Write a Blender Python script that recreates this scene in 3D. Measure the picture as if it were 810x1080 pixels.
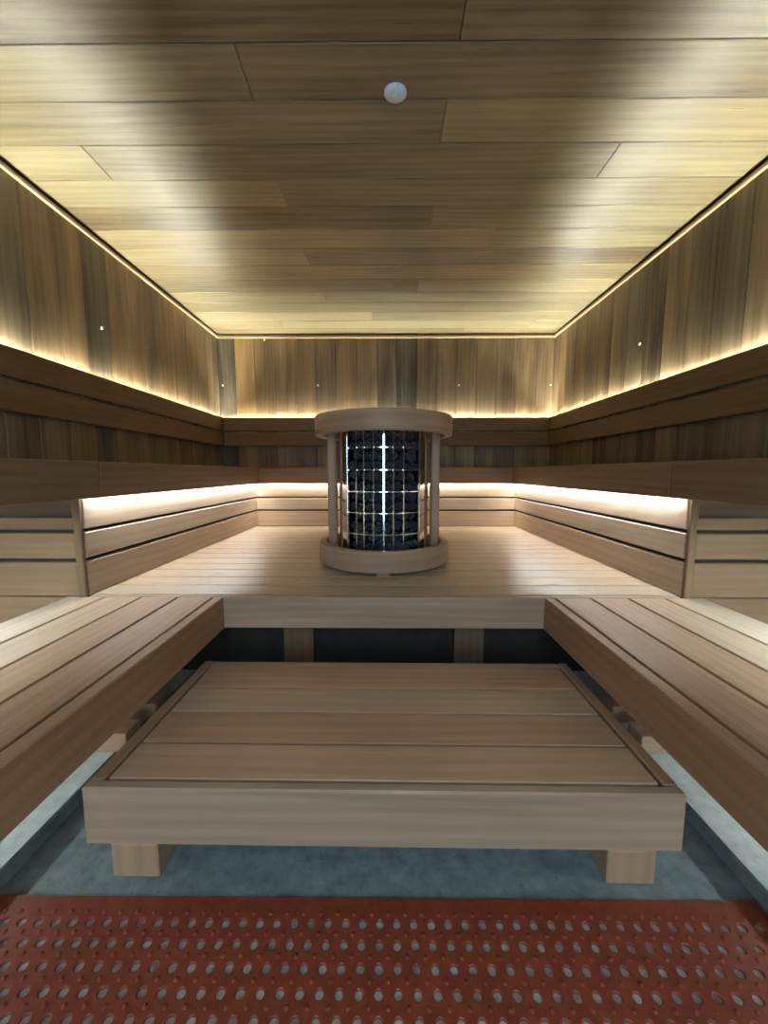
import bpy, bmesh, math, random
from mathutils import Vector, Matrix, noise
from mathutils.bvhtree import BVHTree

rnd = random.Random(11)
scene = bpy.context.scene
for o in list(bpy.data.objects):
    bpy.data.objects.remove(o)
COL = scene.collection

# ------------------------------------------------------------------ camera
cam_d = bpy.data.cameras.new('camera')
cam_d.sensor_fit = 'HORIZONTAL'
cam_d.sensor_width = 36.0
cam_d.lens = 36.0 * 400.0 / 810.0
cam_d.clip_start = 0.02
cam = bpy.data.objects.new('camera', cam_d)
COL.objects.link(cam)
cam.location = (0.012, 0.0, 0.85)
cam.rotation_euler = (math.radians(90 - 5.99), 0.0, math.radians(0.43))
scene.camera = cam

# ------------------------------------------------------------------ world, exposure
world = bpy.data.worlds.new('world')
scene.world = world
world.use_nodes = True
bgn = world.node_tree.nodes['Background']
bgn.inputs[0].default_value = (0.55, 0.75, 1.0, 1)
bgn.inputs[1].default_value = 0.02
scene.view_settings.view_transform = 'Standard'
scene.view_settings.look = 'None'
scene.view_settings.gamma = 1.0
scene.view_settings.use_curve_mapping = False
scene.view_settings.exposure = 0.0

UPPER_LED = 360.0      # strips hidden behind the backrests
LOWER_LED = 142.0      # strips under the upper benches
KERB_LED = 52.0
FRONT_LED = 700.0      # strips deep under the front part of the upper benches
DOOR_W = 36.0         # daylight of the lobby coming in through the glass door

# cool daylight of the lobby, outside the glass door behind the camera
ld = bpy.data.lights.new('lobby_daylight', 'AREA')
ld.shape = 'RECTANGLE'
ld.size, ld.size_y = 0.8, 1.6
ld.energy = DOOR_W
ld.color = (0.60, 0.82, 1.0)
lo = bpy.data.objects.new('lobby_daylight', ld)
COL.objects.link(lo)
lo.location = (0.0, -1.12, 1.1)
lo.rotation_euler = (math.radians(74), 0, 0)


# ------------------------------------------------------------------ materials
def new_mat(name):
    m = bpy.data.materials.new(name)
    m.use_nodes = True
    nt = m.node_tree
    for n in list(nt.nodes):
        nt.nodes.remove(n)
    out = nt.nodes.new('ShaderNodeOutputMaterial')
    b = nt.nodes.new('ShaderNodeBsdfPrincipled')
    nt.links.new(b.outputs[0], out.inputs[0])
    return m, nt, b


def ramp(nt, src, stops):
    r = nt.nodes.new('ShaderNodeValToRGB')
    e = r.color_ramp.elements
    while len(e) < len(stops):
        e.new(0.5)
    for i, (p, c) in enumerate(stops):
        e[i].position = p
        e[i].color = (c[0], c[1], c[2], 1) if not isinstance(c, float) else (c, c, c, 1)
    nt.links.new(src, r.inputs[0])
    return r.outputs[0]


def mathn(nt, op, a, b=None, clamp=False):
    n = nt.nodes.new('ShaderNodeMath')
    n.operation = op
    n.use_clamp = clamp
    for i, v in enumerate((a, b)):
        if v is None:
            continue
        if isinstance(v, (int, float)):
            n.inputs[i].default_value = v
        else:
            nt.links.new(v, n.inputs[i])
    return n.outputs[0]


def mixc(nt, fac, a, b, mode='MIX'):
    n = nt.nodes.new('ShaderNodeMix')
    n.data_type = 'RGBA'
    n.blend_type = mode
    for sock, v in ((n.inputs[0], fac), (n.inputs[6], a), (n.inputs[7], b)):
        if isinstance(v, (int, float)):
            sock.default_value = v
        elif isinstance(v, tuple):
            sock.default_value = (v[0], v[1], v[2], 1)
        else:
            nt.links.new(v, sock)
    return n.outputs[2]


def wood(name, light, dark, hue_a, hue_b, streak=0.5, tone_amt=0.6, rough=0.5, spec=0.35, broad=9.0, fine=1.0):
    """plank wood; grain / tone / hue come per board from mesh attributes"""
    m, nt, b = new_mat(name)
    g = nt.nodes.new('ShaderNodeAttribute'); g.attribute_name = 'grain'
    t = nt.nodes.new('ShaderNodeAttribute'); t.attribute_name = 'tone'
    h = nt.nodes.new('ShaderNodeAttribute'); h.attribute_name = 'hue'

    def mapped(sc):
        v = nt.nodes.new('ShaderNodeVectorMath'); v.operation = 'MULTIPLY'
        nt.links.new(g.outputs['Vector'], v.inputs[0])
        v.inputs[1].default_value = sc
        return v.outputs[0]

    def nz(vec, detail, dist=0.0):
        n = nt.nodes.new('ShaderNodeTexNoise')
        n.inputs['Scale'].default_value = 1.0
        n.inputs['Detail'].default_value = detail
        n.inputs['Distortion'].default_value = dist
        nt.links.new(vec, n.inputs['Vector'])
        return n.outputs[0]
    n1 = nz(mapped((0.9, broad, broad)), 3.0, 0.7)
    n2 = nz(mapped((5.0, 160.0, 160.0)), 2.0)
    n3 = nz(mapped((26.0, 420.0, 420.0)), 1.0)
    w = nt.nodes.new('ShaderNodeTexWave')
    w.wave_type = 'BANDS'; w.bands_direction = 'Y'
    w.inputs['Scale'].default_value = 1.0
    w.inputs['Distortion'].default_value = 7.0
    w.inputs['Detail'].default_value = 2.0
    w.inputs['Detail Scale'].default_value = 0.7
    nt.links.new(mapped((1.1, 9.0, 9.0)), w.inputs['Vector'])
    s1 = ramp(nt, n1, [(0.30, 0.0), (0.70, 1.0)])
    s2 = ramp(nt, n2, [(0.25, 0.0), (0.75, 1.0)])
    a = mathn(nt, 'MULTIPLY', s1, streak)
    a = mathn(nt, 'ADD', a, mathn(nt, 'MULTIPLY', s2, 0.16 * fine))
    a = mathn(nt, 'ADD', a, mathn(nt, 'MULTIPLY', w.outputs[1], 0.16 * fine))
    a = mathn(nt, 'ADD', a, mathn(nt, 'MULTIPLY', n3, 0.10 * fine))
    a = mathn(nt, 'SUBTRACT', a, streak * 0.5)
    a = mathn(nt, 'ADD', a, mathn(nt, 'MULTIPLY', t.outputs['Fac'], tone_amt), True)
    c = mixc(nt, a, light, dark)
    tint = mixc(nt, h.outputs['Fac'], hue_a, hue_b)
    c = mixc(nt, 1.0, c, tint, 'MULTIPLY')
    nt.links.new(c, b.inputs['Base Color'])
    rr = mathn(nt, 'ADD', mathn(nt, 'MULTIPLY', s2, 0.14), rough - 0.07)
    nt.links.new(rr, b.inputs['Roughness'])
    b.inputs['Specular IOR Level'].default_value = spec
    bp = nt.nodes.new('ShaderNodeBump')
    bp.inputs['Strength'].default_value = 0.12
    bp.inputs['Distance'].default_value = 0.004
    nt.links.new(mathn(nt, 'ADD', n2, mathn(nt, 'MULTIPLY', n1, 0.8)), bp.inputs['Height'])
    nt.links.new(bp.outputs[0], b.inputs['Normal'])
    return m


WHITE = (1, 1, 1)
M_CEIL = wood('ceiling_planks', (0.36, 0.31, 0.205), (0.08, 0.055, 0.029), (1.0, 1.0, 0.96), (1.0, 0.9, 0.74), 0.42, 0.8, 0.34, 0.75, 7.0)
M_WALL = wood('wall_planks', (0.265, 0.205, 0.132), (0.040, 0.030, 0.020), (0.92, 0.98, 1.0), (1.15, 0.88, 0.58), 0.6, 0.75, 0.45, 0.4, 7.0, 0.65)
M_BENCH = wood('bench_wood', (0.46, 0.34, 0.245), (0.23, 0.15, 0.095), (1, 1, 1), (1.08, 0.86, 0.70), 0.35, 0.7, 0.46, 0.4, 8.0)
M_DECK = wood('deck_wood', (0.47, 0.38, 0.285), (0.25, 0.18, 0.118), (1, 1, 1), (1.0, 0.9, 0.8), 0.35, 0.7, 0.32, 0.6, 8.0)
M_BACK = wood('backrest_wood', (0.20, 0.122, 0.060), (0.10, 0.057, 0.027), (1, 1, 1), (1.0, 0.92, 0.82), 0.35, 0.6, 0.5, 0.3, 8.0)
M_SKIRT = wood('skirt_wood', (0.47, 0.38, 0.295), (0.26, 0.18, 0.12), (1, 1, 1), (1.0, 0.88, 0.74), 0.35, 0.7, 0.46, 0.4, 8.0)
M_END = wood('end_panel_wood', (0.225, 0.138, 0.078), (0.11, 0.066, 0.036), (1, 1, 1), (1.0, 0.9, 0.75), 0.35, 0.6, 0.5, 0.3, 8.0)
M_DARK = wood('dark_bench_wood', (0.21, 0.14, 0.088), (0.10, 0.063, 0.038), (1, 1, 1), (1.0, 0.9, 0.8), 0.35, 0.6, 0.5, 0.3, 8.0)
M_RING = wood('stove_guard_wood', (0.40, 0.28, 0.19), (0.20, 0.13, 0.085), (1, 1, 1), (1.0, 0.92, 0.84), 0.4, 0.6, 0.5, 0.35, 14.0)
M_TRIM = wood('trim_wood', (0.52, 0.40, 0.25), (0.30, 0.20, 0.11), (1, 1, 1), (1, 0.92, 0.8), 0.3, 0.5, 0.5, 0.3)


def plain(name, col, rough=0.5, metal=0.0, spec=0.5):
    m, nt, b = new_mat(name)
    b.inputs['Base Color'].default_value = (*col, 1)
    b.inputs['Roughness'].default_value = rough
    b.inputs['Metallic'].default_value = metal
    b.inputs['Specular IOR Level'].default_value = spec
    return m


def noisy(name, c0, c1, scale, rough=0.7, bump=0.3, dist=0.003, metal=0.0, speck=None, spec=0.4, detail=6.0):
    m, nt, b = new_mat(name)
    tc = nt.nodes.new('ShaderNodeTexCoord')
    n = nt.nodes.new('ShaderNodeTexNoise')
    n.inputs['Scale'].default_value = scale
    n.inputs['Detail'].default_value = detail
    n.inputs['Roughness'].default_value = 0.62
    nt.links.new(tc.outputs['Object'], n.inputs['Vector'])
    c = ramp(nt, n.outputs[0], [(0.32, c0), (0.68, c1)])
    if speck:
        v = nt.nodes.new('ShaderNodeTexVoronoi')
        v.inputs['Scale'].default_value = speck[0]
        nt.links.new(tc.outputs['Object'], v.inputs['Vector'])
        f = ramp(nt, v.outputs[0], [(0.0, 1.0), (speck[1], 0.0)])
        c = mixc(nt, f, c, speck[2])
    nt.links.new(c, b.inputs['Base Color'])
    b.inputs['Roughness'].default_value = rough
    b.inputs['Metallic'].default_value = metal
    b.inputs['Specular IOR Level'].default_value = spec
    bp = nt.nodes.new('ShaderNodeBump')
    bp.inputs['Strength'].default_value = bump
    bp.inputs['Distance'].default_value = dist
    nt.links.new(n.outputs[0], bp.inputs['Height'])
    nt.links.new(bp.outputs[0], b.inputs['Normal'])
    return m


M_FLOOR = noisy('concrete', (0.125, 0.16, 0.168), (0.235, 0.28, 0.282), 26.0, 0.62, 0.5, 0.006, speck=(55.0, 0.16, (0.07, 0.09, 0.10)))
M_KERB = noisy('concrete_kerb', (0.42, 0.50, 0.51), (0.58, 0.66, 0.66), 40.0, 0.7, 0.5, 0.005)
M_MAT = noisy('red_rubber', (0.155, 0.028, 0.013), (0.24, 0.046, 0.020), 60.0, 0.48, 0.25, 0.002)
M_GRIT = noisy('pale_grit', (0.20, 0.17, 0.13), (0.50, 0.50, 0.46), 28.0, 0.7, 0.4, 0.002)
M_STEEL = plain('polished_steel', (0.74, 0.70, 0.64), 0.07, 1.0)
M_ROD = plain('chrome_rod', (0.80, 0.83, 0.86), 0.14, 1.0)
M_CORE = plain('black_core', (0.008, 0.009, 0.011), 0.7)
M_STONE = noisy('dark_stone', (0.010, 0.015, 0.024), (0.075, 0.105, 0.15), 1.6, 0.30, 0.7, 0.3, spec=0.9)
M_WHITE = plain('white_plastic', (0.72, 0.78, 0.84), 0.4)
M_SCREW = plain('bright_screw', (0.90, 0.80, 0.60), 0.3, 0.0)
M_ALU = plain('aluminium_channel', (0.7, 0.7, 0.7), 0.35, 1.0)
M_BLACK = noisy('near_black', (0.016, 0.013, 0.011), (0.03, 0.024, 0.019), 12.0, 0.9, 0.2)  # near black, also standing in for shade in gaps and under the deck


def led_mat(name, col, strength):
    m = bpy.data.materials.new(name)
    m.use_nodes = True
    nt = m.node_tree
    for n in list(nt.nodes):
        nt.nodes.remove(n)
    out = nt.nodes.new('ShaderNodeOutputMaterial')
    e = nt.nodes.new('ShaderNodeEmission')
    e.inputs[0].default_value = (*col, 1)
    e.inputs[1].default_value = strength
    nt.links.new(e.outputs[0], out.inputs[0])
    return m


M_LED_UP = led_mat('led_warm', (0.93, 0.95, 0.79), UPPER_LED)
M_LED_LOW = led_mat('led_neutral', (0.97, 0.98, 0.95), LOWER_LED)
M_LED_BACK = led_mat('led_soft', (1.0, 0.92, 0.76), LOWER_LED * 0.8)
M_LED_KERB = led_mat('led_kerb', (0.88, 0.98, 1.0), KERB_LED)
M_LED_FRONT = led_mat('led_cool', (0.68, 0.88, 1.0), FRONT_LED)

m, nt, b = new_mat('door_glass')
tr = nt.nodes.new('ShaderNodeBsdfTransparent')
gl = nt.nodes.new('ShaderNodeBsdfGlossy'); gl.inputs['Roughness'].default_value = 0.02
fr = nt.nodes.new('ShaderNodeFresnel')
mx = nt.nodes.new('ShaderNodeMixShader')
nt.links.new(fr.outputs[0], mx.inputs[0]); nt.links.new(tr.outputs[0], mx.inputs[1]); nt.links.new(gl.outputs[0], mx.inputs[2])
nt.links.new(mx.outputs[0], nt.nodes['Material Output'].inputs[0])
M_GLASS = m


# ------------------------------------------------------------------ mesh builder
class MB:
    def __init__(self):
        self.v, self.f, self.g, self.t, self.h, self.sm = [], [], [], [], [], []

    def _add(self, verts, faces, grain, tone, hue, smooth=False):
        b = len(self.v)
        self.v += verts
        self.g += grain
        self.t += [tone] * len(verts)
        self.h += [hue] * len(verts)
        for fc in faces:
            self.f.append(tuple(b + i for i in fc))
            self.sm.append(smooth)

    def box(self, lo, hi, axis=0, tone=None, hue=None, bev=0.002):
        """chamfered board; grain runs along axis"""
        lo, hi = [min(a, b) for a, b in zip(lo, hi)], [max(a, b) for a, b in zip(lo, hi)]
        if tone is None:
            tone = rnd.uniform(0.05, 0.75)
        if hue is None:
            hue = rnd.random()
        c = [(a + b) / 2 for a, b in zip(lo, hi)]
        hs = [(b - a) / 2 for a, b in zip(lo, hi)]
        bev = min([bev] + [x * 0.45 for x in hs])
        idx, verts = {}, []
        for sx in (-1, 1):
            for sy in (-1, 1):
                for sz in (-1, 1):
                    s = (sx, sy, sz)
                    for k in range(3):
                        p = [c[i] + s[i] * (hs[i] - (0 if i == k else bev)) for i in range(3)]
                        idx[(s, k)] = len(verts)
                        verts.append(tuple(p))
        faces = []
        for k in range(3):
            i, j = [q for q in range(3) if q != k]
            for s in (-1, 1):
                cyc = []
                for a, bb in ((-1, -1), (1, -1), (1, 1), (-1, 1)):
                    sg = [0, 0, 0]; sg[k] = s; sg[i] = a; sg[j] = bb
                    cyc.append(idx[(tuple(sg), k)])
                faces.append(cyc)
        for k in range(3):          # edges running along k
            i, j = [q for q in range(3) if q != k]
            for a in (-1, 1):
                for bb in (-1, 1):
                    s0 = [0, 0, 0]; s0[i] = a; s0[j] = bb; s0[k] = -1
                    s1 = list(s0); s1[k] = 1
                    faces.append([idx[(tuple(s0), i)], idx[(tuple(s1), i)], idx[(tuple(s1), j)], idx[(tuple(s0), j)]])
        for sx in (-1, 1):
            for sy in (-1, 1):
                for sz in (-1, 1):
                    s = (sx, sy, sz)
                    faces.append([idx[(s, 0)], idx[(s, 1)], idx[(s, 2)]])
        off = (rnd.uniform(0, 40), rnd.uniform(0, 40), rnd.uniform(0, 40))
        oth = [q for q in range(3) if q != axis]
        oth.sort(key=lambda q: -hs[q])
        gr = [(p[axis] + off[0], p[oth[0]] + off[1], p[oth[1]] + off[2]) for p in verts]
        self._add(verts, faces, gr, tone, hue)

    def lathe(self, prof, n=64, a0=math.pi, a1=3 * math.pi, tone=0.3, hue=0.4, center=(0, 0), smooth=True, closed_prof=True):
        full = abs(a1 - a0 - 2 * math.pi) < 1e-6
        m = n if full else n + 1
        verts, gr = [], []
        off = (rnd.uniform(0, 40), rnd.uniform(0, 40), rnd.uniform(0, 40))
        for i in range(m):
            a = a0 + (a1 - a0) * i / n
            for r, z in prof:
                verts.append((center[0] + r * math.sin(a), center[1] - r * math.cos(a), z))
                gr.append((a * 0.33 + off[0], z + off[1], r + off[2]))
        k = len(prof)
        faces = []
        for i in range(n):
            i2 = (i + 1) % m
            for j in range(k if closed_prof else k - 1):
                j2 = (j + 1) % k
                faces.append((i * k + j, i2 * k + j, i2 * k + j2, i * k + j2))
        if not full and closed_prof:
            faces.append(tuple(range(k)))
            faces.append(tuple(n * k + j for j in range(k)))
        self._add(verts, faces, gr, tone, hue, smooth)

    def tube(self, pts, r, n=8, tone=0.3, hue=0.5):
        verts, faces = [], []
        pts = [Vector(p) for p in pts]
        for i, p in enumerate(pts):
            d = (pts[min(i + 1, len(pts) - 1)] - pts[max(i - 1, 0)]).normalized()
            u = d.orthogonal().normalized() if abs(d.z) > 0.9 else d.cross(Vector((0, 0, 1))).normalized()
            w = d.cross(u)
            for k in range(n):
                a = 2 * math.pi * k / n
                verts.append(tuple(p + r * (math.cos(a) * u + math.sin(a) * w)))
        for i in range(len(pts) - 1):
            for k in range(n):
                k2 = (k + 1) % n
                faces.append((i * n + k, i * n + k2, (i + 1) * n + k2, (i + 1) * n + k))
        faces.append(tuple(range(n)))
        faces.append(tuple((len(pts) - 1) * n + k for k in range(n)))
        self._add(verts, faces, [(v[2], v[0], v[1]) for v in verts], tone, hue, True)

    def build(self, name, mat, parent=None, kind=None):
        off = Vector((0, 0, 0))
        p = parent
        while p is not None:
            off += Vector(p.location)
            p = p.parent
        if parent is None:                      # a thing of one mesh: origin at the middle of its base
            xs, ys, zs = zip(*self.v)
            off = Vector(((min(xs) + max(xs)) / 2, (min(ys) + max(ys)) / 2, min(zs)))
        me = bpy.data.meshes.new(name)
        me.from_pydata([tuple(Vector(v) - off) for v in self.v], [], self.f)
        at = me.attributes.new('grain', 'FLOAT_VECTOR', 'POINT')
        at.data.foreach_set('vector', [x for g in self.g for x in g])
        at = me.attributes.new('tone', 'FLOAT', 'POINT'); at.data.foreach_set('value', self.t)
        at = me.attributes.new('hue', 'FLOAT', 'POINT'); at.data.foreach_set('value', self.h)
        me.polygons.foreach_set('use_smooth', self.sm)
        bm = bmesh.new(); bm.from_mesh(me)
        bmesh.ops.recalc_face_normals(bm, faces=bm.faces)
        for e in bm.edges:
            if len(e.link_faces) == 2 and e.calc_face_angle(0) > 0.6:
                e.smooth = False
        bm.to_mesh(me); bm.free()
        me.materials.append(mat)
        o = bpy.data.objects.new(name, me)
        COL.objects.link(o)
        if parent is None:
            o.location = off
        else:
            o.parent = parent
        if kind:
            o['kind'] = kind
        return o


def thing(name, label, cat, loc, group=None):
    o = bpy.data.objects.new(name, None)
    COL.objects.link(o)
    o.location = loc
    o.empty_display_size = 0.1
    o['label'] = label
    o['category'] = cat
    if group:
        o['group'] = group
    return o


def tag(o, label, cat, group=None):
    o['label'] = label
    o['category'] = cat
    if group:
        o['group'] = group
    return o


# ------------------------------------------------------------------ measures
WX, YB, YF, ZC = 1.58, 3.695, -1.0, 2.135        # room: half width, back wall, front wall, ceiling
DK, DY0, DY1, KX = 0.40, 1.331, 3.148, 1.076      # deck height, its front edge, rear skirt, side skirts
UB0, UB1 = 0.757, 0.889                           # upper bench: underside and top
FX, FY = 1.036, 3.108                               # faces of the upper bench fascias
BY0 = -0.62                                       # front end of the benches, behind the camera
BX0, BX1 = 0.58, 1.15                             # side benches, inner and outer edge

# ------------------------------------------------------------------ setting
mb = MB(); mb.box((-WX - .2, YF - .2, -0.12), (WX + .2, YB + .2, 0.0), 0, 0.3, 0.5)
mb.build('floor', M_FLOOR, None, 'structure')

mb = MB()
rows = [1.282 - 0.1755 * 13 + 0.1755 * i for i in range(13)] + [1.282, 1.461, 1.637, 1.817, 1.991, 2.165, 2.337, 2.513, 2.695, 2.87, 3.038, 3.21, 3.383, 3.56, YB]
joints = {12: ([0.23], [(.75, .6), (.6, .4)]), 13: ([-0.45], [(.45, .4), (.6, .7)]), 14: ([0.22], [(.45, .4), (.2, .7)]),
          15: ([-1.2, 0.93], [(.1, .4), (.42, .5), (.3, .3)]), 16: ([-0.47], [(.2, .4), (.4, .5)]),
          17: ([0.24], [(.72, .75), (.4, .3)]), 18: ([0.59], [(.22, .8), (.55, .4)]), 19: ([-0.47], [(.16, .6), (.75, .8)]),
          20: ([], [(.4, .8)]), 21: ([0.23], [(.5, .5), (.05, .6)]), 22: ([-0.46], [(.12, .4), (.3, .2)]),
          23: ([0.6], [(.35, .3), (.3, .1)]), 24: ([-0.11], [(.0, .5), (.3, .1)]), 25: ([-0.91, 1.28], [(.2, .6), (.3, .2), (.1, .2)])}
for i in range(len(rows) - 1):
    js, tn = joints.get(i, ([rnd.uniform(-0.8, 0.8)], [(rnd.uniform(.3, .7), rnd.random()), (rnd.uniform(.3, .7), rnd.random())]))
    xs = [-WX + 0.006] + js + [WX - 0.006]
    for k in range(len(xs) - 1):
        mb.box((xs[k], rows[i], ZC), (xs[k + 1] - 0.0018, rows[i + 1] - 0.0032, ZC + 0.018), 0, tn[k][0], tn[k][1], 0.0022)
mb.box((-WX - .1, YF - .1, ZC + 0.016), (WX + .1, YB + .1, ZC + 0.1), 0, 1.0, 0.5)
mb.build('ceiling', M_CEIL, None, 'structure')

# back wall: planks with the photo's widths and tones
mb = MB()
bx = [-WX, -1.422, -1.235, -1.044, -0.849, -0.663, -0.467, -0.272, -0.077, 0.101, 0.296, 0.483, 0.665, 0.855, 1.042, 1.228, 1.419, WX]
bt = [(.95, .1), (.12, 1.0), (.42, .7), (.40, .6), (.36, .7), (.34, .55), (.40, .7), (.42, .6), (.55, .35), (.98, .15), (.62, .6),
      (.48, .55), (.40, .5), (.42, .45), (.48, .55), (.42, .65), (.38, .6)]
for i in range(len(bx) - 1):
    mb.box((bx[i] + .001, YB, 0), (bx[i + 1] - .001, YB + .015, ZC), 2, bt[i][0], bt[i][1], 0.003)
mb.box((-WX - .1, YB + .013, 0), (WX + .1, YB + .1, ZC + .1), 2, 1.0, 0.3)
mb.build('wall_back', M_WALL, None, 'structure')

side_t = {-1: [(.45, .3), (.60, .25), (.55, .6), (.38, .7), (.75, .25), (.40, .7), (.34, .75), (.70, .55), (.38, .75), (.42, .7), (.48, .6), (.5, .55), (.45, .5), (.55, .4), (.6, .3)],
          1: [(.5, .3), (.62, .4), (.72, .35), (.8, .45), (.66, .5), (.85, .4), (.55, .3), (.5, .5), (.72, .55), (.5, .6), (.55, .7), (.6, .5), (.5, .75), (.55, .5), (.75, .2)]}
for s, nm in ((-1, 'wall_left'), (1, 'wall_right')):
    mb = MB()
    y, k = YF, 0
    ys = [1.60 - 0.172 * 15 + 0.172 * i for i in range(15)] + [1.60, 1.76, 1.93, 2.09, 2.265, 2.43, 2.60, 2.775, 2.94, 3.11, 3.28, 3.45, 3.58, YB]
    for i in range(len(ys) - 1):
        tn = side_t[s][i - 14] if i >= 14 else (rnd.uniform(.4, .75), rnd.uniform(.2, .6))
        mb.box((s * WX, ys[i] + .001, 0), (s * (WX + .015), ys[i + 1] - .001, ZC), 2, tn[0], tn[1], 0.003)
    mb.box((s * (WX + .013), YF - .1, 0), (s * (WX + .1), YB + .1, ZC + .1), 2, 1.0, 0.3)
    mb.build(nm, M_WALL, None, 'structure')

# front wall behind the camera, with the glass door
mb = MB()
DW, DH = 0.45, 2.0
x = -WX
while x < WX - 0.01:
    x2 = min(x + 0.1755, WX)
    if x2 <= -DW or x >= DW:
        mb.box((x + .001, YF - .015, 0), (x2 - .001, YF, ZC), 2, rnd.uniform(.4, .8), rnd.random(), 0.003)
    else:
        if x < -DW:
            mb.box((x + .001, YF - .015, 0), (-DW, YF, ZC), 2, .5, .5, 0.003)
        if x2 > DW:
            mb.box((DW, YF - .015, 0), (x2, YF, ZC), 2, .5, .5, 0.003)
        mb.box((max(x, -DW), YF - .015, DH), (min(x2, DW), YF, ZC), 2, .5, .5, 0.003)
    x = x2
mb.box((-WX - .1, YF - .1, 0), (-DW, YF - .013, ZC + .1), 2, 1.0, .3)
mb.box((DW, YF - .1, 0), (WX + .1, YF - .013, ZC + .1), 2, 1.0, .3)
mb.box((-DW, YF - .1, DH), (DW, YF - .013, ZC + .1), 2, 1.0, .3)
mb.build('wall_front', M_WALL, None, 'structure')
mb = MB(); mb.box((-DW + .005, YF - .06, 0.01), (DW - .005, YF - .05, DH - .01), 2, bev=0.001)
door = mb.build('door_1', M_GLASS, None, 'structure')
mb = MB()
mb.tube([(-.36, YF - .05, .95), (-.36, YF - .012, .95)], .008)
mb.tube([(-.36, YF - .05, 1.25), (-.36, YF - .012, 1.25)], .008)
mb.tube([(-.36, YF - .012, .90), (-.36, YF - .012, 1.30)], .014, 12)
mb.build('door_handle', M_TRIM, door)

# mouldings under the ceiling, held off it by a dark shadow gap
mb = MB(); mb.box((-WX, YF, ZC - .040), (-WX + .018, YB, ZC - .020), 1, .25, .4, .003)
mb.build('trim_1', M_TRIM, None, 'structure')
mb = MB(); mb.box((WX - .018, YF, ZC - .040), (WX, YB, ZC - .020), 1, .25, .4, .003)
mb.build('trim_2', M_TRIM, None, 'structure')
mb = MB(); mb.box((-WX + .02, YB - .018, ZC - .040), (WX - .02, YB, ZC - .020), 0, .25, .4, .003)
mb.build('trim_3', M_TRIM, None, 'structure')

# low concrete kerbs along the floor channel, under the side benches
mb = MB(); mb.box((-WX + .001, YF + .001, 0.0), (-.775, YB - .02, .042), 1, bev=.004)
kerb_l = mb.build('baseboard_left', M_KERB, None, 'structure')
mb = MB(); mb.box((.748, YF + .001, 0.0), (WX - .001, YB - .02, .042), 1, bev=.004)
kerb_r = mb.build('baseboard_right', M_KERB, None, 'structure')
for kb in (kerb_l, kerb_r):                       # side faces take the darker floor colour as painted shade
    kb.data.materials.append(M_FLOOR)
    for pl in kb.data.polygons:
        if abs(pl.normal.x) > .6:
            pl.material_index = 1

# ------------------------------------------------------------------ deck
deck = thing('wooden_deck', 'wide slatted wooden platform carrying the round sauna stove', 'platform', (0, (DY0 + DY1) / 2, 0.042))
mb = MB()
y = DY0 + .029
while y < DY1 - .01:
    y2 = min(y + 0.1195, DY1 - .004)
    mb.box((-KX - .018, y + .0035, DK - .028), (KX + .018, y2 - .0035, DK), 0, rnd.uniform(.1, .5), rnd.random(), .0015)
    y = y2
mb.build('deck_boards', M_DECK, deck)
mb = MB()
y = DY0 + .029
while y < DY1 - .05:
    mb.box((-KX + .01, y - .012, DK - .0298), (KX - .01, y + .012, DK - .0284), 0, .5)
    y += .1195
mb.build('gap_shade_strips', M_BLACK, deck)  # black strips added below the open gaps, painting in their shade
mb = MB(); mb.box((-KX + .004, DY0, .283), (KX - .004, DY0 + .027, DK), 0, .45, .2, .003)
mb.build('fascia', M_BENCH, deck)
for x in (-1.0, -.37, .37, 1.0):
    mb = MB(); mb.box((x - .03, DY0 + .05, .28), (x + .03, DY1 - .02, DK - .03), 1, .6)
    mb.build('joist', M_DARK, deck)
for x in (-.335, .335):
    for yy in (1.45, 2.75):
        mb = MB(); mb.box((x - .058, yy - .02, 0.0 if abs(x) < .7 else .042), (x + .058, yy + .02, .28), 2, .6)
        mb.build('leg', M_DARK, deck)

mb = MB(); mb.box((-KX + .02, 1.475, .043), (KX - .02, 1.487, .279), 0, .5)  # dark sheet added to stand for the deep shade under the deck
mb.build('deck_shade_panel', M_BLACK, deck)

# ------------------------------------------------------------------ side benches (same level as the deck)
for s, nm in ((-1, 'left'), (1, 'right')):
    t = thing('side_bench', 'long slatted wooden bench running forward from the deck along the %s side' % nm, 'bench',
              (s * .87, .3, 0.042), 'low side benches')
    mb = MB()
    edges = [.616, .7445, .877, 1.0105, 1.15]
    tn = [(.85, .8), (.7, .7), (.3, .2), (.15, .0)]  # tones darken inward, painting in the strip light's falloff
    for k in range(4):
        mb.box((s * (edges[k] + .0045), BY0, DK - .03), (s * (edges[k + 1] - .0045), DY0 - .002, DK), 1, tn[k][0], tn[k][1], .0015)
    mb.build('seat_slats', M_BENCH, t)
    mb = MB()
    for e in edges[:4]:
        mb.box((s * (e - .016), BY0 + .01, DK - .0318), (s * (e + .016), DY0 - .01, DK - .0304), 1, .5)
    mb.build('gap_shade_strips', M_BLACK, t)  # added strips that colour the slat gaps as dark as shade
    mb = MB(); mb.box((s * .58, BY0, .283), (s * .614, DY0 - .001, DK), 1, .85, .85, .003)
    mb.build('fascia', M_BENCH, t)
    for yy in (-.3, .35, 1.06, 1.20):
        mb = MB(); mb.box((s * .64, yy - .022, .283), (s * 1.13, yy + .022, DK - .032), 0, .5)
        mb.build('cross_rail', M_BENCH, t)
    for yy in (-.3, 1.06, 1.20):
        mb = MB(); mb.box((s * .74, yy - .045, .043), (s * 1.12, yy + .02, .10), 0, .25)
        mb.build('foot_rail', M_BENCH, t)
        for xx in (.86, 1.05):
            mb = MB(); mb.box((s * (xx - .03), yy - .02, .10), (s * (xx + .03), yy + .02, .2825), 2, .4)
            mb.build('leg', M_BENCH, t)

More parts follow.
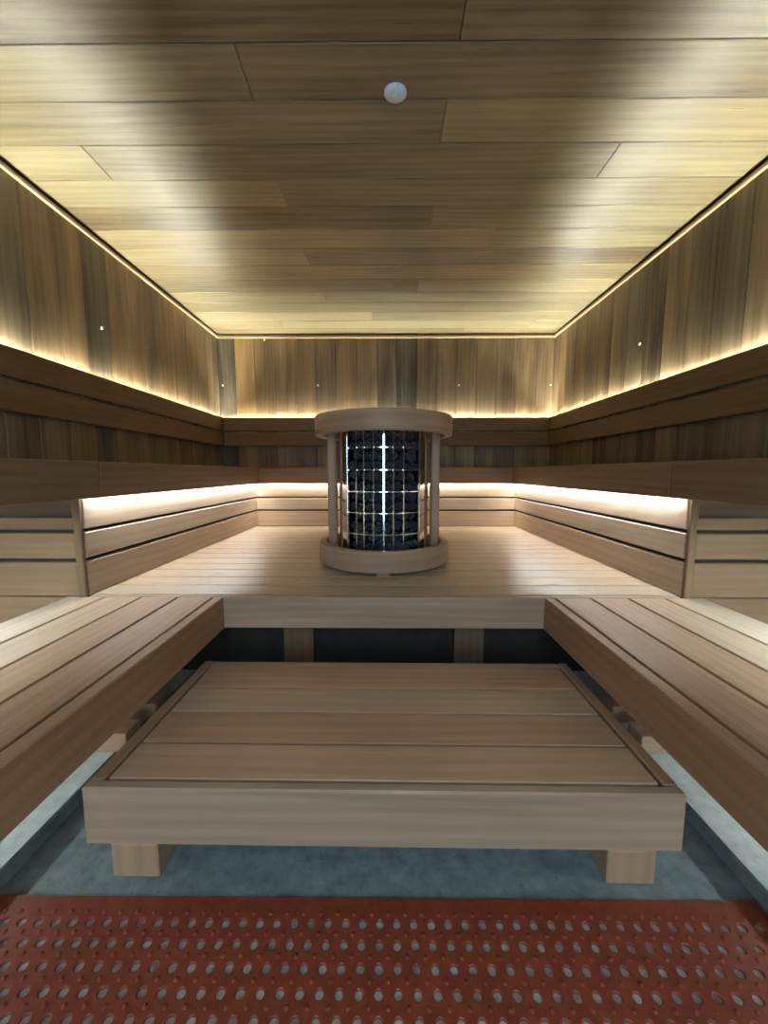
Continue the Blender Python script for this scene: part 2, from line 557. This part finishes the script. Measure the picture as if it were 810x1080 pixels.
# ------------------------------------------------------------------ skirts below the upper benches
GAPS = [(.4015, .527), (.540, .634), (.646, .7555)]
for s, nm in ((-1, 'left'), (1, 'right')):
    t = thing('bench_skirt', 'three board wooden skirt closing the %s upper bench above the deck' % nm, 'panelling',
              (s * (KX + .02), 2.2, DK), 'skirt panels below the upper benches')
    mb = MB()
    for i, (a, c) in enumerate(GAPS):
        mb.box((s * KX, DY0 + .012, a), (s * (KX + .022), DY1 + .021, c), 1, (.45, .25, .2)[i], (.6, .2, .0)[i], .003)
    mb.build('board_panel', M_SKIRT, t)
    mb = MB(); mb.box((s * (KX + .0225), DY0 + .03, DK - .1), (s * (KX + .027), DY1, UB0 - .002), 1, .9)
    mb.build('backing', M_BLACK, t)
    mb = MB()
    mb.box((s * (KX + .001), DY0 - .006, .285), (s * (KX + .028), DY0 + .011, UB0 - .001), 2, .75, .5, .003)
    mb.build('corner_post', M_END, t)
    # end panel facing the front, under the step in the bench
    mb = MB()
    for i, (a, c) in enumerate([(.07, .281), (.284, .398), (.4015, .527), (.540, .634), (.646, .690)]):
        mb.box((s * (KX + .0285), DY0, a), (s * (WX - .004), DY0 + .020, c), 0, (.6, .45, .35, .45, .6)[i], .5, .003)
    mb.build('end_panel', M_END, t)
    mb = MB()
    mb.box((s * (KX + .05), DY0 + .021, .12), (s * (WX - .01), DY0 + .026, .688), 0, .9)
    mb.build('backing', M_BLACK, t)
    mb = MB(); mb.box((s * (KX + .042), DY0 + .10, .60), (s * (WX - .01), DY0 + .13, .752), 0, .6, .5)
    mb.build('rail', M_DARK, t)
t = thing('bench_skirt', 'three board wooden skirt across the back behind the round stove', 'panelling', (0, DY1 + .02, DK), 'skirt panels below the upper benches')
mb = MB()
for i, (a, c) in enumerate(GAPS):
    mb.box((-KX + .001, DY1, a), (KX - .001, DY1 + .022, c), 0, (.35, .25, .2)[i], (.9, .6, .4)[i], .003)
mb.build('board_panel', M_SKIRT, t)
mb = MB(); mb.box((-KX, DY1 + .0225, DK - .1), (KX, DY1 + .027, UB0 - .002), 0, .9)
mb.build('backing', M_BLACK, t)

# ------------------------------------------------------------------ upper benches
JY = 1.385                                        # butt joint between rear and front units


def upper_side(s, y0, y1, label):
    t = thing('upper_bench', label, 'bench', (s * 1.31, (y0 + y1) / 2, UB0), 'upper benches')
    mb = MB()
    w = (WX - .008 - (FX + .03)) / 4
    for k in range(4):
        a = FX + .03 + k * w
        mb.box((s * (a + .003), y0 + .001, UB1 - .028), (s * (a + w - .003), y1 - .001, UB1), 1, None, None, .003)
    mb.build('seat_slats', M_DARK, t)
    mb = MB(); mb.box((s * FX, y0 + .0006, UB0), (s * (FX + .018), min(y1, FY - .002) - .0006, UB1), 1, .62 if s < 0 else .7, .5 if s < 0 else .8, .003)
    mb.build('fascia', M_DARK, t)
    n = 3
    for k in range(n):
        yy = y0 + (y1 - y0) * (k + .5) / n
        mb = MB(); mb.box((s * (FX + .055), yy - .02, UB0 + .024), (s * (WX - .01), yy + .02, UB1 - .03), 0, .6)
        mb.build('cross_rail', M_DARK, t)
    return t


for s, nm in ((-1, 'left'), (1, 'right')):
    upper_side(s, JY, YB - .01, 'dark wooden upper bench along the %s wall above the lit skirt boards' % nm)
    upper_side(s, BY0, JY - .0005, 'near end of the dark upper bench overhanging the %s side bench' % nm)
t = thing('upper_bench', 'dark wooden upper bench along the back wall behind the stove', 'bench', (0, 3.4, UB0), 'upper benches')
mb = MB()
w = (YB - .008 - (FY + .03)) / 4
for k in range(4):
    a = FY + .03 + k * w
    mb.box((-FX - .026, a + .003, UB1 - .028), (FX + .026, a + w - .003, UB1), 0, None, None, .003)
mb.build('seat_slats', M_DARK, t)
mb = MB(); mb.box((-FX - .017, FY, UB0), (FX + .017, FY + .018, UB1), 0, .1, .9, .003)
mb.build('fascia', M_DARK, t)

# ------------------------------------------------------------------ backrests
BR = [(1.100, 1.224), (1.240, 1.364)]
GAP = 0.023
for s, nm in ((-1, 'left'), (1, 'right')):
    t = thing('backrest', 'two dark boards forming the backrest along the %s wall' % nm, 'backrest', (s * (WX - .02), 1.6, 1.1), 'backrests')
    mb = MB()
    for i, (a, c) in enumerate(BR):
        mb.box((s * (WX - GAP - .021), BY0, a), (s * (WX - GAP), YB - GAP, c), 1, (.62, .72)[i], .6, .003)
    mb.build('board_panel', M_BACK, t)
    for yy in (-.4, .5, 1.4, 2.3, 3.2):
        mb = MB(); mb.box((s * (WX - GAP + .0005), yy - .02, 1.105), (s * (WX - .0005), yy + .02, 1.30), 2, .8)
        mb.build('batten', M_BACK, t)
t = thing('backrest', 'two dark boards forming the backrest across the back wall', 'backrest', (0, YB - .02, 1.1), 'backrests')
mb = MB()
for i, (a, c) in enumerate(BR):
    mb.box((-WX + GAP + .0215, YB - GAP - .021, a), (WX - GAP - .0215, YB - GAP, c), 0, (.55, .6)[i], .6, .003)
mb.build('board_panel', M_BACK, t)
for xx in (-1.2, -.4, .4, 1.2):
    mb = MB(); mb.box((xx - .02, YB - GAP + .0005, 1.105), (xx + .02, YB - .0005, 1.30), 2, .8)
    mb.build('batten', M_BACK, t)


# ------------------------------------------------------------------ LED strips
def led(label, mat, lo, hi, ch_lo, ch_hi, group, added_lip_lo=None, added_lip_hi=None):
    c = [(a + b) / 2 for a, b in zip(ch_lo, ch_hi)]
    t = thing('light_strip', label, 'light strip', (c[0], c[1], min(ch_lo[2], ch_hi[2])), group)
    mb = MB(); mb.box(ch_lo, ch_hi, 1, bev=.0008)
    mb.build('channel', M_ALU, t)
    if added_lip_lo:
        mb = MB(); mb.box(added_lip_lo, added_lip_hi, 1, bev=.0005)
        mb.build('added_cutoff_lip', M_BLACK, t)  # unseen lip added to keep the strip's light off the step
    mb = MB(); mb.box(lo, hi, 1, bev=.0005)
    mb.build('diffuser', mat, t)


UZ = 1.345
for s, nm in ((-1, 'left'), (1, 'right')):
    x0, x1 = s * (WX - .018), s * (WX - .003)
    led('light strip glowing behind the %s backrest' % nm, M_LED_UP, (x0, BY0, UZ - .003), (x1, YB - .03, UZ), (x0, BY0, UZ - .014), (x1, YB - .03, UZ - .0035), 'light strips behind the backrests')
    x0, x1 = s * (FX + .0195), s * (FX + .0315)
    led('light strip glowing under the %s upper bench above the skirt boards' % nm, M_LED_LOW, (x0, DY0 + .03, UB0 + .0075), (x1, FY + .016, UB0 + .0105), (x0, DY0 + .03, UB0 + .011), (x1, FY + .016, UB0 + .0195), 'light strips under the upper benches')
    x0, x1 = s * 1.160, s * 1.172
    led('light strip under the near end of the %s upper bench' % nm, M_LED_FRONT, (x0, BY0 + .1, UB0 + .010), (x1, DY0 - .42, UB0 + .013), (x0 - s * .0045, BY0 + .1, UB0 + .0135), (x1 + s * .003, DY0 - .42, UB0 + .0215), 'light strips under the upper benches', (s * 1.1555, BY0 + .1, UB0 + .0025), (s * 1.1595, DY0 - .42, UB0 + .0134))
    x0, x1 = s * 1.085, s * 1.103
    led('light strip below the %s side bench lighting the kerb' % nm, M_LED_KERB, (x0, BY0 + .1, .2505), (x1, 1.0, .2535), (x0, BY0 + .1, .254), (x1, 1.0, .2822), 'light strips below the side benches')
led('light strip glowing behind the backrest of the back wall', M_LED_UP, (-WX + .03, YB - .018, UZ - .003), (WX - .03, YB - .003, UZ), (-WX + .03, YB - .018, UZ - .014), (WX - .03, YB - .003, UZ - .0035), 'light strips behind the backrests')
led('light strip glowing under the back upper bench', M_LED_BACK, (-FX + .02, FY + .0195, UB0 + .0075), (FX - .02, FY + .0315, UB0 + .0105), (-FX + .02, FY + .0195, UB0 + .011), (FX - .02, FY + .0315, UB0 + .0195), 'light strips under the upper benches')

# ------------------------------------------------------------------ low step platform
step = thing('step_platform', 'low slatted wooden step on square legs between the side benches', 'step', (.002, .96, 0))
SX, SY0, SY1, SZ = .617, .706, 1.225, .205
ox = .002
mb = MB()
ys = [.731, .841, .959, 1.076, 1.211]
for k in range(4):
    mb.box((ox - .578, ys[k] + .0035, SZ - .028), (ox + .5775, ys[k + 1] - .0035, SZ), 0, (.1, .3, .05, .25)[k], (.5, .7, .3, .8)[k], .0012)
mb.build('step_boards', M_BENCH, step)
mb = MB()
for yy in ys:
    mb.box((ox - .55, yy - .012, SZ - .030), (ox + .55, yy + .012, SZ - .0285), 0, .5)
mb.build('gap_shade_strips', M_BLACK, step)  # dark strips put in to draw shade between the step boards
mb = MB(); mb.box((ox - SX, SY0, .077), (ox + SX, SY0 + .024, SZ), 0, .4, .1, .004)
mb.build('front_rail', M_BENCH, step)
mb = MB(); mb.box((ox - SX + .03, SY1 - .012, .077), (ox + SX - .03, SY1 + .012, SZ - .002), 0, .5, .2, .003)
mb.build('back_rail', M_BENCH, step)
for s in (-1, 1):
    mb = MB(); mb.box((ox + s * (SX - .030), SY0 + .0245, .077), (ox + s * SX, SY1 + .012, SZ), 1, .75, .7, .003)
    mb.build('side_rail', M_BENCH, step)
    mb = MB(); mb.box((ox + s * (SX - .060), SY0 + .03, .12), (ox + s * (SX - .0305), SY1 - .014, SZ - .029), 1, .8, .7, .003)
    mb.build('bearer', M_BENCH, step)
    for (ya, yb) in ((SY0 + .002, SY0 + .090), (SY1 - .085, SY1 - .014)):
        mb = MB(); mb.box((ox + s * (.572 - .006), ya, 0), (ox + s * (.572 - .105), yb, .0768), 2, .3, .6, .003)
        mb.build('leg', M_BENCH, step)
step.rotation_euler = (0, 0, math.radians(-.35))

# ------------------------------------------------------------------ stove
SC = (0.0 - .004, 1.92)
stove = thing('sauna_stove', 'round steel sauna stove with stone cage and wooden guard rings on the deck', 'stove', (SC[0], SC[1], DK))


def ring(ro, ri, z0, z1, b=.005):
    return [(ro - b, z0), (ro, z0 + b), (ro, z1 - b), (ro - b, z1), (ri + b, z1), (ri, z1 - b), (ri, z0 + b), (ri + b, z0)]


mb = MB(); mb.lathe(ring(.322, .288, .412, .510), 96, tone=.3, hue=.4, center=SC)
mb.build('base_ring', M_RING, stove)
mb = MB(); mb.lathe(ring(.338, .300, 1.024, 1.114), 96, tone=.5, hue=.4, center=SC)
mb.build('top_ring', M_RING, stove)
for a in (0, 120, 240):
    a = math.radians(a)
    px, py = SC[0] + .296 * math.sin(a), SC[1] - .296 * math.cos(a)
    mb = MB(); mb.box((px - .028, py - .022, DK + .0005), (px + .028, py + .03, .4125), 0, .4)
    mb.build('foot', M_RING, stove)
for a in (-86, 86, -165, 165):
    a = math.radians(a)
    px, py = SC[0] + .256 * math.sin(a), SC[1] - .256 * math.cos(a)
    mb = MB(); mb.box((px - .022, py - .024, .418), (px + .022, py + .024, 1.08), 2, .5, .5, .008)
    mb.build('post', M_RING, stove)
RB = .222
half = math.radians(47)
# curved polished steel shell, open at the front
mb = MB()
mb.lathe([(RB, .42), (RB, 1.09), (RB - .004, 1.09), (RB - .004, .42)], 60, half, 2 * math.pi - half, center=SC)
shell = mb.build('steel_shell', M_STEEL, stove)
shell.data.materials.append(M_CORE)               # inner faces coloured black to kill the door light's reflection
for pl in shell.data.polygons:
    if math.hypot(pl.center.x, pl.center.y) < RB - .003:
        pl.material_index = 1
mb = MB()
mb.lathe([(.001, .415), (RB - .006, .415), (RB - .006, .428), (.001, .428)], 48, center=SC)
mb.build('base_plate', M_CORE, stove)
mb = MB()
mb.lathe([(.001, .43), (.128, .43), (.128, 1.06), (.001, 1.06)], 40, center=SC)
mb.build('heating_core', M_CORE, stove)
gr = MB()
RG = .231


def gp(a, z, r=RG):
    return (SC[0] + r * math.sin(a), SC[1] - r * math.cos(a), z)


ga = math.radians(46.5)
for a in (-ga, ga):
    gr.tube([gp(a, .425), gp(a, 1.085)], .0042, 10)
grille = gr.build('grille', M_ROD, stove)
hz = [.482, .567, .665, .762, .860, .960, 1.06]
for z in hz:                                      # flat bands, bent round the cage
    g2 = MB()
    g2.lathe([(RG - .0045, z - .0027), (RG - .0031, z - .0027), (RG - .0031, z + .0027), (RG - .0045, z + .0027)], 32, -ga, ga, center=SC)
    g2.build('horizontal_bar', M_ROD, grille)
for sx in (-.728, -.52, -.262, .015, .27, .545):  # flat upright bars, each facing straight out
    a = math.asin(sx * .733)
    hw = (.0036 if sx == .015 else .0028) / RG
    g2 = MB()
    g2.lathe([(RG - .003, .425), (RG - .001, .425), (RG - .001, 1.085), (RG - .003, 1.085)], 1, a - hw, a + hw, center=SC, smooth=False)
    g2.build('vertical_bar', M_ROD, grille)


# stones behind the grille: each its own thing
def stone_mesh(seed):
    r = random.Random(seed)
    bm = bmesh.new()
    bmesh.ops.create_icosphere(bm, subdivisions=3, radius=1.0)
    planes = [(Vector((r.gauss(0, 1), r.gauss(0, 1), r.gauss(0, 1))).normalized(), r.uniform(.55, .85)) for _ in range(13)]
    off = Vector((r.uniform(0, 50),) * 3)
    for v in bm.verts:
        p = v.co.copy()
        for nrm, d in planes:
            k = p.dot(nrm) - d
            if k > 0:
                p -= nrm * k * .97
        p *= 1 + .07 * noise.noise(p * 2.2 + off)
        v.co = p
    me = bpy.data.meshes.new('sauna_stone')
    bm.to_mesh(me); bm.free()
    me.materials.append(M_STONE)
    return me


stones = [stone_mesh(100 + i) for i in range(7)]
z, row = .459, 0
first = None
while z < 1.06:
    for k in range(-3, 4) if row % 2 == 0 else range(-4, 4):
        a = (k + (0 if row % 2 == 0 else .5)) * math.radians(14.2) + rnd.uniform(-.02, .02)
        rr = .184 + rnd.uniform(-.006, .006)
        nm = bpy.data.objects.new('sauna_stone', rnd.choice(stones)) if first is None else first.copy()
        if first is None:
            first = nm
        nm.data = rnd.choice(stones)
        COL.objects.link(nm)
        sz = rnd.uniform(.024, .033)
        nm.location = (SC[0] + rr * math.sin(a), SC[1] - rr * math.cos(a), z + rnd.uniform(-.004, .004))
        nm.scale = (sz * rnd.uniform(.9, 1.1), sz * rnd.uniform(.85, 1.05), sz * rnd.uniform(.9, 1.1))
        nm.rotation_euler = (rnd.uniform(0, 6), rnd.uniform(0, 6), rnd.uniform(0, 6))
        tag(nm, 'dark blue grey stone stacked behind the chrome grille of the stove', 'stone', 'sauna stones in the stove cage')
    z += .0465
    row += 1

# let every stone shrink until it only touches its neighbours, the core and the grille
bpy.context.view_layer.update()
all_st = [o for o in COL.objects if o.name.startswith('sauna_stone')]


def tree(o):
    mw = Matrix.LocRotScale(o.location, o.rotation_euler, o.scale)
    return BVHTree.FromPolygons([mw @ v.co for v in o.data.vertices], [tuple(p.vertices) for p in o.data.polygons])


def world_tree(obs):
    vs, fs = [], []
    for o in obs:
        b0 = len(vs)
        vs += [o.matrix_world @ v.co for v in o.data.vertices]
        fs += [tuple(b0 + i for i in p.vertices) for p in o.data.polygons]
    return BVHTree.FromPolygons(vs, fs)


fixed = world_tree([o for o in bpy.data.objects if o.type == 'MESH' and o.name.split('.')[0] in ('steel_shell', 'grille', 'vertical_bar', 'horizontal_bar', 'heating_core', 'base_plate')])
trees = {o.name: tree(o) for o in all_st}
for it in range(30):
    bad = set()
    for i, a in enumerate(all_st):
        if trees[a.name].overlap(fixed):
            bad.add(a)
        for b2 in all_st[i + 1:]:
            if (a.location - b2.location).length < .08 and trees[a.name].overlap(trees[b2.name]):
                bad.add(a); bad.add(b2)
    if not bad:
        break
    for o in bad:
        o.scale = [k * .975 for k in o.scale]
        trees[o.name] = tree(o)

# ------------------------------------------------------------------ ceiling sensor
cs = thing('ceiling_sensor', 'small round white sensor on the ceiling planks', 'sensor', (.04, 1.425, ZC))
mb = MB()
mb.lathe([(.0005, ZC - .001), (.037, ZC - .001), (.0385, ZC - .004), (.0385, ZC - .012), (.036, ZC - .017), (.030, ZC - .020), (.0005, ZC - .021)], 40, center=(.04, 1.425), closed_prof=False)
mb.build('housing', M_WHITE, cs)
mb = MB()
mb.lathe([(.0005, ZC - .0205), (.014, ZC - .0205), (.0135, ZC - .0235), (.0005, ZC - .0245)], 24, center=(.04, 1.425), closed_prof=False)
mb.build('cap', M_WHITE, cs)
mb = MB(); mb.tube([(.047, 1.385, ZC - .014), (.047, 1.376, ZC - .012)], .003, 8)
mb.build('tab', M_WHITE, cs)

cs.scale = (1, .76, 1)

# ------------------------------------------------------------------ small screw heads on the plank walls
Z1, Z2 = .85 + .80, .85 + .818


def screw(loc, axis, label):
    mb = MB()
    ax = Vector(axis)
    p = Vector(loc)
    mb.tube([p, p + ax * .004, p + ax * .006], .0085, 12)
    o = mb.build('wall_screw', M_SCREW, None)
    tag(o, label, 'screw', 'bright screw heads on the plank walls')


screw((-1.545, YB, Z2), (0, -1, 0), 'bright screw head on the back wall in its left corner')
screw((-.642, YB, Z2), (0, -1, 0), 'bright screw head on the back wall left of the stove top')
screw((.691, YB, Z2), (0, -1, 0), 'bright screw head on the back wall right of the stove top')
screw((1.555, YB, Z2), (0, -1, 0), 'bright screw head on the back wall in its right corner')
screw((-1.137, YB, ZC - .052), (0, -1, 0), 'bright screw head on the back wall just under the ceiling moulding')
screw((-WX, 2.20, Z1), (1, 0, 0), 'bright screw head on the left plank wall above the backrest')
screw((WX, 2.457, Z1 - .01), (-1, 0, 0), 'bright screw head on the right plank wall above the backrest')

# ------------------------------------------------------------------ red rubber mat with round holes
mat = MB()
MX0, MX1, MY1, P = -.768, .742, .671, .0322
rows_n = 20
y_first = .627
cols = [(-.001 + P * i) for i in range(-23, 24) if MX0 + .025 < -.001 + P * i < MX1 - .02]
xa, xb = cols[0] - P / 2, cols[-1] + P / 2
ya, yb = y_first + P / 2, y_first - P * (rows_n - .5)
TH, R0 = .006, .0072
NS = 12


def cell(cx, cy):
    vs, fs = [], []
    h = P / 2
    sq = []
    for k in range(NS):
        a = 2 * math.pi * k / NS + math.pi / NS
        c, s2 = math.cos(a), math.sin(a)
        q = h / max(abs(c), abs(s2))
        sq.append((cx + c * q, cy + s2 * q))
    # snap the four nearest points to the corners so that cells meet cleanly
    for (dx, dy) in ((1, 1), (1, -1), (-1, 1), (-1, -1)):
        i = min(range(NS), key=lambda i: (sq[i][0] - cx - dx * h) ** 2 + (sq[i][1] - cy - dy * h) ** 2)
        sq[i] = (cx + dx * h, cy + dy * h)
    for k in range(NS):
        a = 2 * math.pi * k / NS + math.pi / NS
        c, s2 = math.cos(a), math.sin(a)
        vs += [(sq[k][0], sq[k][1], TH), (cx + c * (R0 + .0014), cy + s2 * (R0 + .0014), TH), (cx + c * R0, cy + s2 * R0, TH - .0014), (cx + c * R0, cy + s2 * R0, .0016)]
    for k in range(NS):
        k2 = (k + 1) % NS
        for j in range(3):
            fs.append((k * 4 + j, k * 4 + j + 1, k2 * 4 + j + 1, k2 * 4 + j))
    return vs, fs


for j in range(rows_n):
    for cx in cols:
        vs, fs = cell(cx, y_first - P * j)
        mat._add(vs, fs, vs, .3, .5, False)
for lo2, hi2 in (((MX0, ya), (MX1, MY1)), ((MX0, yb - .03), (MX1, yb)), ((MX0, yb), (xa, ya)), ((xb, yb), (MX1, ya))):
    mat.box((lo2[0], lo2[1], .0008), (hi2[0], hi2[1], TH), 0, .3, .5, .0001)
rm = thing('rubber_mat', 'red rubber drainage mat with rows of round holes on the concrete floor', 'mat', (0, .3, 0))
mat.build('mat_sheet', M_MAT, rm)
lb = MB(); lb.box((xa + .004, yb + .004, .0004), (xb - .004, ya - .004, .0016), 0, .3, .5, .0001)
lb.build('grit_lining', M_GRIT, rm)
nb = MB()
for j in range(rows_n + 1):
    for i in range(len(cols) - 1):
        for (cx, cy) in ((cols[i] + P / 2, y_first + P / 2 - P * j),):
            r = .0042
            prof = [(r, TH - .0003), (r * .9, TH + .0014), (r * .55, TH + .0026), (.0003, TH + .003)]
            nb.lathe(prof, 8, center=(cx, cy), closed_prof=False)
nb = nb.build('nubs', M_MAT, rm)
nb['kind'] = 'stuff'
